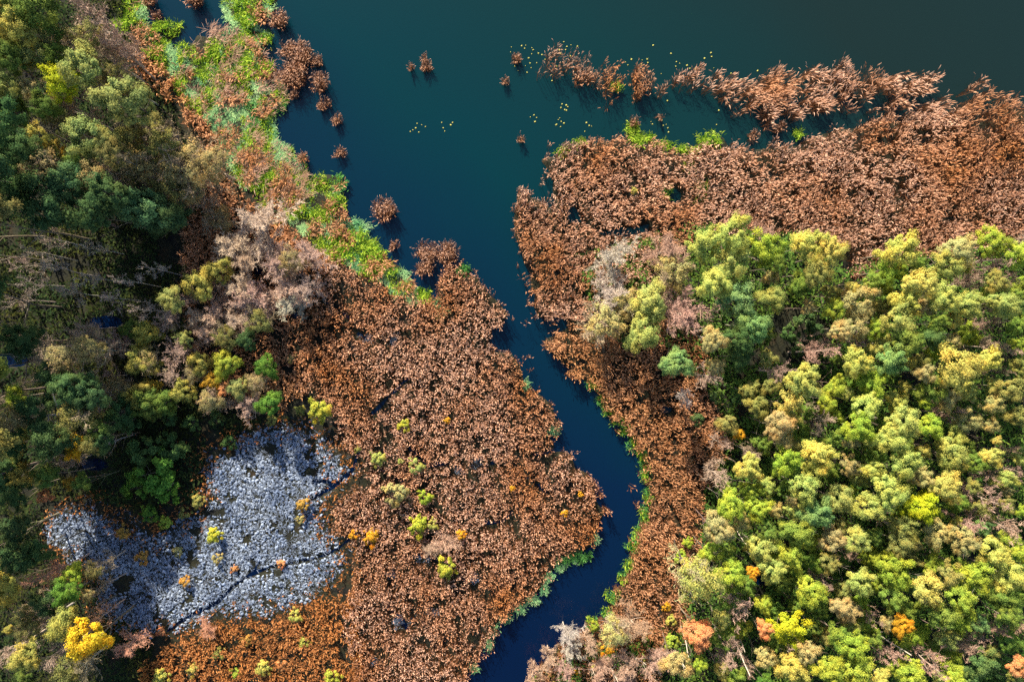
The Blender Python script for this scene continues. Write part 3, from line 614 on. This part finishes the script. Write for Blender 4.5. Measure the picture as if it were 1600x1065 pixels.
# colour of each kind of crown, the word for it in a label
HUE = {'G': ((0.17,0.27,0.06),'mid-green'),'D': ((0.085,0.155,0.06),'dark green'),'L': ((0.30,0.41,0.065),'lime green'),'P': ((0.37,0.44,0.14),'pale green'),
 'Y': ((0.45,0.46,0.13),'yellow-green'),'A': ((0.62,0.36,0.04),'amber'),'O': ((0.27,0.29,0.10),'olive'),'T': ((0.40,0.37,0.18),'straw-coloured'),
 'K': ((0.50,0.345,0.26),'pinkish bare'),'R': ((0.62,0.31,0.16),'copper-orange'),'W': ((0.50,0.46,0.39),'silvery bare'),'S': ((0.18,0.33,0.13),'blue-green'),'V': ((0.40,0.49,0.035),'vivid lime'),'E': ((0.10,0.22,0.045),'emerald'),'B': ((0.62,0.46,0.04),'golden'),'Q': ((0.56,0.30,0.20),'reddish bare')}

# darker copies of the crown colours, with the west wood's shade put into them
HUE_W_SHADE = {'P': (0.25,0.30,0.12),'Y': (0.34,0.34,0.10),'T': (0.29,0.26,0.14),'O': (0.18,0.19,0.08),'K': (0.40,0.29,0.23),'G': (0.11,0.18,0.05),'S': (0.09,0.18,0.09),'D': (0.06,0.12,0.055),'A': (0.42,0.28,0.05)}
EAST_TREES = """1102 384 35 P,1142 366 32 P,1143 408 30 P,1200 386 30 L,1216 410 22 G,1114 447 32 P,1156 466 35 S,1171 504 28 S,1150 532 25 D,1196 356 20 K,1265 383 28 Y,1298 396 27 Y,1276 420 25 O,1206 431 16 T,1206 466 26 O,1256 447 22 G,1264 478 14 T,1303 482 18 L,1312 520 20 T,
1410 388 34 Y,1391 421 24 L,1436 412 16 G,1361 437 20 G,1330 446 14 Y,1437 441 31 Y,1411 472 28 Y,1446 480 18 T,1496 391 28 T,1477 414 25 P,1551 376 27 L,1584 398 26 L,1592 374 20 K,1547 411 28 K,1519 444 24 K,1583 433 18 K,1560 440 20 O,1470 470 24 P,1511 476 28 P,1563 470 25 P,1597 466 20 G,1344 475 31 T,1334 514 24 T,1400 503 27 P,1374 518 19 L,1467 496 20 G,1487 505 14 Y,1459 522 22 D,1530 506 18 K,1557 508 16 K,1592 508 19 G,1490 531 17 T,
1121 528 22 T,1153 558 22 D,1055 567 27 S,1119 571 18 T,1108 590 24 K,1077 618 18 W,1200 558 15 O,1216 582 22 K,1278 552 30 K,1262 592 30 P,1305 600 20 L,1232 630 29 Y,1292 625 20 L,1277 665 28 K,1217 667 26 T,1216 690 20 T,1202 604 18 O,1141 660 20 O,1160 676 10 A,1130 690 16 K,1302 686 18 G,1184 638 20 O,1170 610 18 O,
1344 530 22 K,1374 539 21 P,1421 539 27 G,1441 560 14 O,1532 532 18 K,1568 540 22 K,1596 537 16 L,1339 571 27 Y,1391 573 29 S,1420 568 12 Y,1494 571 36 Y,1541 562 25 Y,1567 579 10 K,1592 580 18 O,1441 590 21 T,1360 605 25 L,1412 606 10 Y,1324 613 15 P,1358 631 27 P,1400 628 21 Y,1452 611 25 G,1480 619 19 T,1510 613 19 P,1549 630 20 T,1581 608 27 O,1446 633 13 L,1481 650 21 K,1515 655 21 T,1545 668 14 T,1588 658 25 O,1410 661 27 P,1450 664 23 L,1335 668 27 L,1330 690 14 T,1393 690 27 P,1490 683 19 Y,1562 686 9 Y,1474 694 15 P,
1175 707 16 K,1173 736 25 Y,1226 721 27 L,1276 710 30 Y,1262 738 12 Y,1129 750 28 K,1200 757 15 P,1258 763 32 P,1305 781 27 P,1279 803 28 S,1236 786 12 T,1171 768 19 L,1134 785 27 L,1179 797 23 L,1158 818 17 T,1211 792 15 T,1122 826 27 T,1200 830 16 G,1245 829 27 G,1166 856 12 Y,1109 864 21 L,1189 857 25 P,1241 865 23 L,1302 845 24 T,1297 877 20 O,
1442 707 13 Y,1481 706 25 P,1501 732 10 Y,1549 710 18 Y,1580 710 12 K,1586 737 17 K,1540 738 16 K,1325 728 19 T,1408 725 31 P,1369 738 20 Y,1444 749 21 T,1478 760 25 Y,1541 770 30 K,1516 756 14 O,1573 766 10 T,1382 766 31 P,1352 795 29 P,1377 801 22 K,1494 811 9 Y,1408 824 25 O,1466 830 25 T,1519 815 22 K,1569 818 28 K,1345 844 20 P,1325 842 14 K,1410 854 23 O,1433 852 10 T,1511 849 25 T,1550 857 29 Y,1370 840 16 G,1387 876 25 L,1326 871 14 K,1592 862 17 L,1598 800 11 L,
1145 894 27 L,1178 893 11 A,1202 893 26 P,1267 926 29 L,1286 905 20 K,1310 951 21 T,1158 953 34 K,1235 979 31 V,1145 1020 30 K,1200 1027 20 T,1172 1041 13 K,1262 1016 20 T,1240 1044 27 Y,1292 1045 27 L,1190 1060 13 E,1060 1032 26 T,1093 1035 15 L,1316 1000 24 G,1246 1022 12 K,
1342 905 25 P,1396 890 28 L,1394 930 25 G,1444 921 27 Y,1480 904 25 O,1499 936 29 L,1528 901 31 L,1573 900 29 Y,1562 932 26 G,1462 961 28 G,1505 970 25 L,1577 960 25 G,1358 955 20 K,1386 968 13 T,1410 977 18 A,1324 956 20 T,1551 990 22 K,1515 1010 26 K,1453 1029 30 K,1383 1025 22 K,1334 1010 25 L,1342 1047 27 L,1375 1056 18 Y,1425 1051 25 L,1530 1040 26 D,1582 1002 19 G,1592 1040 20 R,1490 1056 21 L,1592 976 17 K"""
MID_TREES = """956 411 26 W,953 450 28 W,1036 389 26 K,1056 422 25 T,1013 471 27 P,976 476 22 T,948 504 28 T,1005 521 25 P,1071 476 34 K,884 996 15 W,900 1016 14 W,955 993 21 T,989 982 23 K,916 1004 14 K,880 1045 15 K,858 1030 14 K,836 1056 12 K,985 1045 24 K,1036 1040 20 K,946 1050 17 K"""
WEST_TREES = """20 8 27 G,70 20 29 G,12 36 22 Y,40 46 27 Y,76 54 21 O,4 72 17 Y,52 86 23 P,18 96 25 G,92 76 21 G,128 14 28 K,150 50 32 K,140 68 24 O,176 76 24 K,133 95 28 P,149 126 22 K,172 114 20 O,49 134 17 T,9 143 19 P,56 106 9 A,56 170 19 G,108 168 24 K,188 160 33 P,222 166 22 P,20 182 23 G,88 188 20 O,
56 205 16 Y,28 233 27 D,135 211 28 P,166 217 16 P,86 225 12 Y,121 245 21 G,104 238 9 A,175 244 21 O,69 264 26 T,106 276 25 S,146 281 23 T,14 270 23 S,145 331 27 D,166 302 29 D,216 259 27 T,255 227 27 O,262 296 26 O,225 328 30 S,262 336 26 D,10 310 25 D,202 210 23 O,236 200 20 O,40 300 22 D,
294 256 33 T,254 262 22 T,324 256 25 T,300 302 20 T,340 343 20 T,397 361 35 K,356 376 28 K,430 400 26 K,470 396 24 K,380 396 26 K,452 408 20 T,350 420 21 Y,264 467 17 P,285 468 12 K,366 446 26 K,400 456 26 K,431 450 26 K,473 450 20 K,341 470 20 K,390 482 24 K,447 474 20 W,252 494 22 K,300 500 18 K,330 490 18 K,366 496 18 K,402 502 18 O,231 521 18 Y,266 547 24 K,286 530 14 P,316 530 16 K,350 530 18 O,385 530 13 D,315 569 21 Y,355 571 19 L,
228 566 19 T,270 593 18 K,305 582 14 T,240 601 9 A,283 611 17 Y,330 598 13 A,350 608 10 R,371 606 15 P,397 598 15 T,229 626 24 G,256 628 18 G,330 626 20 T,380 626 18 K,
59 541 24 K,94 556 24 T,139 549 23 T,30 531 24 D,186 539 20 K,203 511 15 G,222 561 23 Y,170 588 12 K,184 609 21 T,220 616 20 Y,234 634 20 G,43 596 9 K,28 624 16 L,50 636 25 D,5 621 13 K,10 661 19 T,155 636 10 K,166 650 14 K,192 642 24 D,116 656 29 O,146 666 15 G,44 676 12 Y,120 602 24 D,142 620 22 D,85 585 20 D,80 690 24 D,20 690 20 D,
141 696 15 O,94 723 14 K,22 708 14 Y,40 736 18 Y,76 751 17 G,112 758 10 A,131 753 12 G,72 780 9 R,20 770 23 D,15 735 17 D,160 690 18 D,
72 899 22 Q,118 893 15 L,141 889 14 O,101 928 17 E,11 925 23 Y,76 944 20 D,140 930 10 T,103 980 22 Y,146 968 16 Q,192 1008 22 Q,76 1031 24 K,11 1020 20 K,40 1021 18 Y,15 982 6 Y,42 985 18 O,35 1056 15 G,105 1056 22 O,20 870 24 D,60 860 20 D,20 830 20 D,45 955 18 O"""
DEAD_TREES = "52 394 20,22 410 20,80 420 20,42 440 20,100 456 20,18 466 18,140 385 16,76 372 16,166 462 16,240 422 16,216 482 14,130 432 18,196 440 14"
BUSHES = """240 738 34 E,214 760 24 E,262 760 28 E,226 702 28 D,270 698 25 D,232 804 16 E,632 665 11 V,591 716 14 P,649 727 14 P,628 718 5 P,615 771 20 T,665 775 13 L,651 822 18 V,677 817 10 Y,578 840 15 A,722 833 9 A,690 842 19 K,670 862 13 K,700 655 6 A,556 832 8 A,
222 873 12 A,290 908 10 A,279 861 9 T,475 790 12 A,340 871 10 T,310 782 12 O,440 881 8 R,193 832 12 A,260 816 12 L,365 888 7 R,470 812 8 T,290 800 10 O,
253 1056 15 Y,324 984 16 Q,461 961 12 Y,476 1001 10 Y,412 1042 14 Y,520 1056 15 V,300 1045 12 Y,345 1020 11 O,385 1000 10 A,440 1035 10 R,250 985 8 R,370 1050 10 L,
948 1011 13 A,929 975 9 L,902 1043 8 A,930 1038 6 V,1050 1000 14 L,1048 968 9 Y,1040 945 8 A,975 536 13 D,1020 412 9 O,1252 508 20 D,1230 520 15 D,1272 520 17 D,1245 545 15 D,1150 620 14 D,1090 655 12 D,1120 620 12 D,1066 905 8 O,
425 656 10 O,470 640 9 O,455 560 9 T,300 660 15 D,265 655 14 D,340 655 14 D,360 690 13 D,990 300 6 Y,880 800 6 A,905 770 5 A,800 760 5 A,560 700 6 O,1062 870 12 L,1072 845 10 L"""
# trees that everything else is described from
MARKS = [(1438,795,27,'V','the vivid lime crown','bright vivid lime tree glowing in the middle of the sunlit wood','E'),
 (1087,989,29,'R','the big copper tree','large copper-orange tree between rusty reeds and pale bare trunks','E'),
 (1196,981,18,'R','the small copper tree','small copper-orange tree squeezed between bare pink and lime crowns','E'),
 (1094,911,41,'P','the big pale willow','biggest pale olive willow, at the rusty reeds by the wood edge','E'),
 (122,697,18,'B','the golden pool tree','speckled golden tree standing over the dark pool beside the bog','W'),
 (131,1000,31,'B','the golden tree','big golden yellow tree at the lower corner of the grey bog','W'),
 (103,130,27,'V','the yellow-topped tree','yellow-topped round tree in the shaded wood near the rust sedge','W'),
 (86,326,43,'D','the largest dark crown','largest dark green tree at the edge of the shaded dead grove','W'),
 (416,570,17,'E','the upper emerald shrub','bright emerald shrub, upper of two beside the reed bed edge','W'),
 (417,629,18,'E','the lower emerald shrub','deep emerald shrub, lower of two, at the top of the bog','W'),
 (122,510,20,'K','the sunlit pink tree','pink bare tree catching the sun over dark water in the grove','W'),
 (312,443,24,'Y','the sunny thicket tree','sunlit yellow-green tree at the rim of the pink bare thicket','W'),
 (500,641,21,'V','the yellow bog-edge bush','yellow-green bush where the reed bed meets the grey bog','B'),
 (335,835,14,'V','the yellow bog bush','bright yellow bush standing alone in the middle of the grey bog','B'),
 (700,883,19,'V','the round green bush','round lime green bush alone in the reed bed','B')]

def jitter(c, a=0.10):
    k = random.uniform(1-a, 1+a)
    return tuple(max(0.0, v*k*random.uniform(1-a*0.6, 1+a*0.6)) for v in c)

def part(name, me, parent, loc, scale, rz, color):
    o = bpy.data.objects.new(name, me); COL.objects.link(o); o.parent = parent
    o.location = loc; o.scale = scale; o.rotation_euler = (0, 0, rz); o.color = (*color, 1)
    return o

TREES = []
def plant(px, py, r, c, kind, zone):
    """crown seen at a photograph pixel; the base is found from the crown's height"""
    hue = HUE[c][0]
    if zone == 'W': hue = HUE_W_SHADE.get(c, hue) if c != 'K' or px < 290 else hue
    if zone == 'E' and c == 'K': hue = (0.44, 0.31, 0.24)
    if zone == 'W' and c == 'K' and px >= 290: hue = (0.56, 0.42, 0.33)
    if kind == 'bush' and c == 'V': hue = (0.40, 0.43, 0.07)
    if kind == 'bush' and c == 'A' and px < 540: hue = (0.46, 0.30, 0.09)
    rz = random.uniform(0, 6.28)
    if kind == 'bush':
        R = r/PXM*1.15; h = max(2.9, R*1.9) if px > 540 else max(0.9, R*1.5); hc = h*0.6
    elif kind == 'dead':
        R = r/PXM*1.1; h = random.uniform(10.5, 13.5); hc = h*0.80
    else:
        R = r/PXM*((1.04 if c not in 'KWQ' else 0.88) if zone in 'EZ' else 1.34 if c not in 'KWQ' else 1.2); h = min(15.5, 7.5 + 2.0*R + random.uniform(-1.2, 1.2))
        if zone == 'W' and py < 345 and px < 190: h += 2.5
        if zone == 'W' and py < 345 and px >= 190: h *= 0.8
        if zone == 'W' and px < 0: h += 5.5; R *= 1.25
        if zone == 'Z': h *= 0.82
        if zone == 'M': h *= 0.62
        if zone == 'W' and ((290 < px and 330 < py) or (165 < px and py > 480)): h *= 0.58
        hc = h - 0.72*R if kind != 'bare' else h*0.74
    R *= (CAM_H - hc)/CAM_H
    x, y, _ = W(px, py, hc)
    t = bpy.data.objects.new('young_tree' if zone == 'Z' else {'bush': 'bush', 'bare': 'bare_tree', 'dead': 'dead_tree', 'sparse': 'thin_leaved_tree', 'leafy': 'leafy_tree'}[kind], None); COL.objects.link(t); t.location = (x, y, 0.05); t.empty_display_size = 0.3
    t.rotation_euler = (random.gauss(0, 0.025), random.gauss(0, 0.025), 0)
    bark = jitter((0.20, 0.17, 0.14) if kind in ('leafy', 'bush') else (0.42, 0.37, 0.33), 0.15)
    if kind == 'bare':
        a, b = random.choice(THICK if zone in 'WM' and px >= 290 else BARE); part('trunk', a, t, (0,0,0), (R,R,h), rz, tuple(0.55*v + 0.45*u for v, u in zip(hue, (0.5,0.46,0.42)))); part('crown', b, t, (0,0,0), (R,R,h), rz, jitter(hue))
    elif kind == 'dead':
        a, b = random.choice(DEAD); part('trunk', a, t, (0,0,0), (R,R,h), rz, jitter((0.54,0.50,0.46))); part('crown', b, t, (0,0,0), (R,R,h), rz, jitter((0.44,0.36,0.32)))
    elif kind == 'sparse':
        a, b = random.choice(BARE); tr = part('trunk', a, t, (0,0,0), (R,R,h*0.97), rz, bark); part('branchwork', b, tr, (0,0,0), (1,1,1), 0, jitter(tuple(0.5*v + 0.5*u for v, u in zip(hue, (0.44,0.31,0.25)))))
        part('crown', random.choice(LOOSE), t, (0,0,h-0.95*R), (R,R,R*1.05), rz, jitter(hue))
    elif kind == 'leafy':
        a, b = random.choice(WOODS); part('trunk', a, t, (0,0,0), (R*0.85,R*0.85,h*0.95), rz, bark)
        part('crown', random.choice(DENSE), t, (0,0,h-0.95*R), (R*random.uniform(0.85,1.18), R*random.uniform(0.85,1.18), R*random.uniform(1.0,1.35)), rz, jitter(hue))
    else:
        if c in 'KWQ':
            a, b = random.choice(BARE); part('stem', a, t, (0,0,0), (R,R,h*1.2), rz, jitter(hue)); part('crown', b, t, (0,0,0), (R,R,h*1.2), rz, jitter(hue))
        else:
            a, b = random.choice(WOODS); part('stem', a, t, (0,0,0), (R*0.8,R*0.8,h*0.9), rz, bark)
            part('crown', random.choice(BUSHC), t, (0,0,h-0.7*R), (R,R,R), rz, jitter(hue))
    TREES.append(dict(o=t, x=px, y=py, r=r, c=c, kind=kind, zone=zone))
    return t

def kind_of(c, r, zone='W'):
    if c in 'KWQ': return 'bare'
    if c in 'TO' and zone != 'E': return 'sparse'
    return 'leafy'
def rows(s): return [x.split() for x in s.replace('\n', '').split(',')]
for m in MARKS:
    k = 'bush' if m[6] == 'B' else kind_of(m[3], m[2], m[6])
    if m[4] == 'the big pale willow': k = 'sparse'
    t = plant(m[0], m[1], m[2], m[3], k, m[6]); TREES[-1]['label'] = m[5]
for lst, z in ((EAST_TREES, 'E'), (MID_TREES, 'M'), (WEST_TREES, 'W')):
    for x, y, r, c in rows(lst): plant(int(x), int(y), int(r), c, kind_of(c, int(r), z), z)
crowns = [(t['x'], t['y'], t['r']*(0.92 if t['c'] not in 'KWQ' else 0.55)) for t in TREES if t['kind'] != 'bush']
fill = random.Random(31); we = np.array([(1110,420),(1190,430),(1310,430),(1400,410),(1600,390),(1600,1065),(1090,1065),(1110,1000),(1110,880),(1130,790),(1160,690),(1230,640),(1250,570),(1180,560)], float)
young = []
for _ in range(6000):
    x, y, r = fill.uniform(1090, 1600), fill.uniform(380, 1065), fill.uniform(15, 21)
    if len(young) >= 85: break
    if not inside(we, np.array([[x, y]]))[0] or (1205 < x < 1300 and 470 < y < 570): continue
    if all((x-a)**2 + (y-b)**2 > (0.62*r + 0.62*c)**2 for a, b, c in crowns):
        crowns.append((x, y, r*1.15)); young.append((x, y, r))
for x, y, r in young: plant(x, y, r, fill.choice('GGLLOPSG'), 'leafy', 'Z')
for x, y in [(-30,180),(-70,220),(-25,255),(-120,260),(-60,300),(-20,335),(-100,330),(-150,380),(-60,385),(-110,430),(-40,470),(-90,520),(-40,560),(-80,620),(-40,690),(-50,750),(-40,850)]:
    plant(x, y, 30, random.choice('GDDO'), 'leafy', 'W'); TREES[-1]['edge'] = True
for x, y, r in rows(DEAD_TREES): plant(int(x), int(y), int(r), 'W', 'dead', 'W')
for x, y, r, c in rows(BUSHES): plant(int(x), int(y), int(r), c, 'bush', 'B')

# labels: how the crown looks and where it stands seen from one of the marked trees
ORD = ['first','second','third','fourth','fifth','sixth','seventh','eighth','ninth','tenth','eleventh','twelfth','thirteenth','fourteenth','fifteenth','sixteenth']
GROUP = {'Z': 'young trees filling the sunlit wood', 'E': 'trees of the sunlit wood', 'M': 'small trees beside the reed beds', 'W': 'trees of the shaded wood', 'B': 'bushes in the reeds and the bog'}
def look(t):
    if t['zone'] == 'Z': return HUE[t['c']][1] + ' sapling'
    size = 'small ' if t['r'] < (15 if t['kind'] != 'bush' else 9) else 'large ' if t['r'] > 29 else ''
    word = HUE[t['c']][1]; thing = 'bush' if t['kind'] == 'bush' else 'young tree' if t['zone'] == 'Z' else 'tree'
    if t['kind'] == 'dead': word, size = 'tall half-dead', ''
    return size + word + ' ' + thing
buckets = {}
for t in TREES:
    t['look'] = look(t)
    if 'label' in t or 'edge' in t: continue
    side = 'E' if t['x'] > 830 else 'W'
    ms = [m for m in MARKS if (m[0] > 830) == (side == 'E')]
    m = min(ms, key=lambda q: (q[0]-t['x'])**2 + (q[1]-t['y'])**2)
    dx, dy = t['x'] - m[0], t['y'] - m[1]
    if side == 'E': dx = -dx                       # positive: towards the channel
    a = math.degrees(math.atan2(-dy, dx)) % 360; o8 = int((a + 22.5)//45) % 8
    ph = ['beside {} towards the channel','above {} towards the channel','straight above {}','above {} away from the channel','beside {} away from the channel','below {} away from the channel','straight below {}','below {} towards the channel'][o8]
    buckets.setdefault((t['look'], ph.format(m[4])), []).append((dx*dx + dy*dy, t))
for (lk, ph), v in buckets.items():
    v.sort(key=lambda q: q[0])
    for i, (_, t) in enumerate(v): t['label'] = '%s, %s %s' % (lk, ORD[i] if len(v) > 1 else 'only one', ph)
edge = sorted((t for t in TREES if t.get('edge')), key=lambda q: q['y'])
for i, t in enumerate(edge): t['label'] = 'dark tree overhanging the outer edge of the shaded wood, %s counted downwards' % (ORD + ['seventeenth', 'eighteenth'])[i]
for t in TREES:
    tag(t['o'], t['label'], 'bush' if t['kind'] == 'bush' else 'tree', GROUP[t['zone']])

# ------------------------------------------------------------------ pale leaning and broken trunks that show between the crowns
SNAGS = [((1345,975,3),(1424,1023,10),0.13,'long pale leaning trunk crossing the gap below the amber crown'),((1142,985,3),(1172,1055,10),0.12,'pale slanting trunk among the pink bare trees by the copper crowns'),
 ((1152,985,3),(1164,1018,8),0.09,'shorter pale trunk beside the long slanting one near the copper crowns'),((1066,985,2),(1076,1026,7),0.09,'white trunk leaning at the foot of the big copper tree'),((1058,1020,2),(1075,1052,7),0.09,'pale trunk leaning away below the big copper tree'),
 ((1216,1002,3),(1242,1028,7),0.11,'broken white trunk between the small copper tree and lime crown'),((1080,519,1.5),(1098,514,4),0.08,'upper of two short white snags in the rusty gap'),((1086,524,1.5),(1103,527,4),0.08,'lower of two short white snags in the rusty gap'),
 ((1081,578,1),(1102,571,4.5),0.08,'thin forked trunk, upper arm, beside the blue-green crown'),((1082,580,1),(1124,595,5),0.09,'thin forked trunk, lower arm, under the pink bare crown'),((984,1022,1),(1010,1038,4),0.09,'grey fallen trunk beside the silvery bushes on the channel bank'),
 ((952,1040,2),(966,1066,6),0.08,'pale leaning stem behind the amber bush on the bank'),((922,1036,1.5),(930,1055,3.5),0.09,'short white stump leaning below the amber bush'),((86,622,2),(66,563,10),0.10,'pale straight trunk leaning up out of the shaded grove'),((102,588,3),(50,596,9),0.07,'thin pale trunk lying across the straight leaning one'),
 ((1252,832,5),(1290,850,10),0.10,'grey broken trunk slanting through the hollow of the sunlit wood'),((1165,850,4),(1185,882,9),0.08,'dark slanting trunk under the amber tip beside the pale willow')]
for i, (a, b, r0, lab) in enumerate(SNAGS):
    p0 = np.array(W(a[0], a[1], a[2])); p1 = np.array(W(b[0], b[1], b[2]))
    d = (p1 - p0)/np.linalg.norm(p1 - p0); foot = p0 - d*(p0[2] - 0.1)/max(d[2], 0.18); foot[2] = max(foot[2], 0.0)
    rr = np.random.default_rng(900 + i); acc = Acc(); tw = Acc()
    n = 7; path = [foot + (p1 - foot)*t + rr.normal(0, 0.07, 3)*(0 < t < 1) for t in np.linspace(0, 1, n)]
    for k in range(n-1): tube(acc, path[k], path[k+1], r0*(1.15 - 0.8*k/n), r0*(1.15 - 0.8*(k+1)/n), sides=6)
    for k in range(3, n-1):
        for _ in range(2):
            q = path[k] + (d + rr.normal(0, 0.6, 3))*rr.uniform(0.5, 1.3); tube(tw, path[k], q, r0*0.35, 0.015, sides=4)
    root = bpy.data.objects.new('leaning_trunk', None); COL.objects.link(root); root.location = foot; root.empty_display_size = 0.3
    for A, nm in ((acc, 'trunk'), (tw, 'limb')):
        A.V = [v - foot for v in A.V]
        o = link(nm, A.mesh(nm, True), [M_BARK], root); o.color = (0.62, 0.55, 0.47, 1)
        if nm == 'limb': o['kind'] = 'stuff'
    tag(root, lab, 'tree trunk', 'pale leaning trunks')
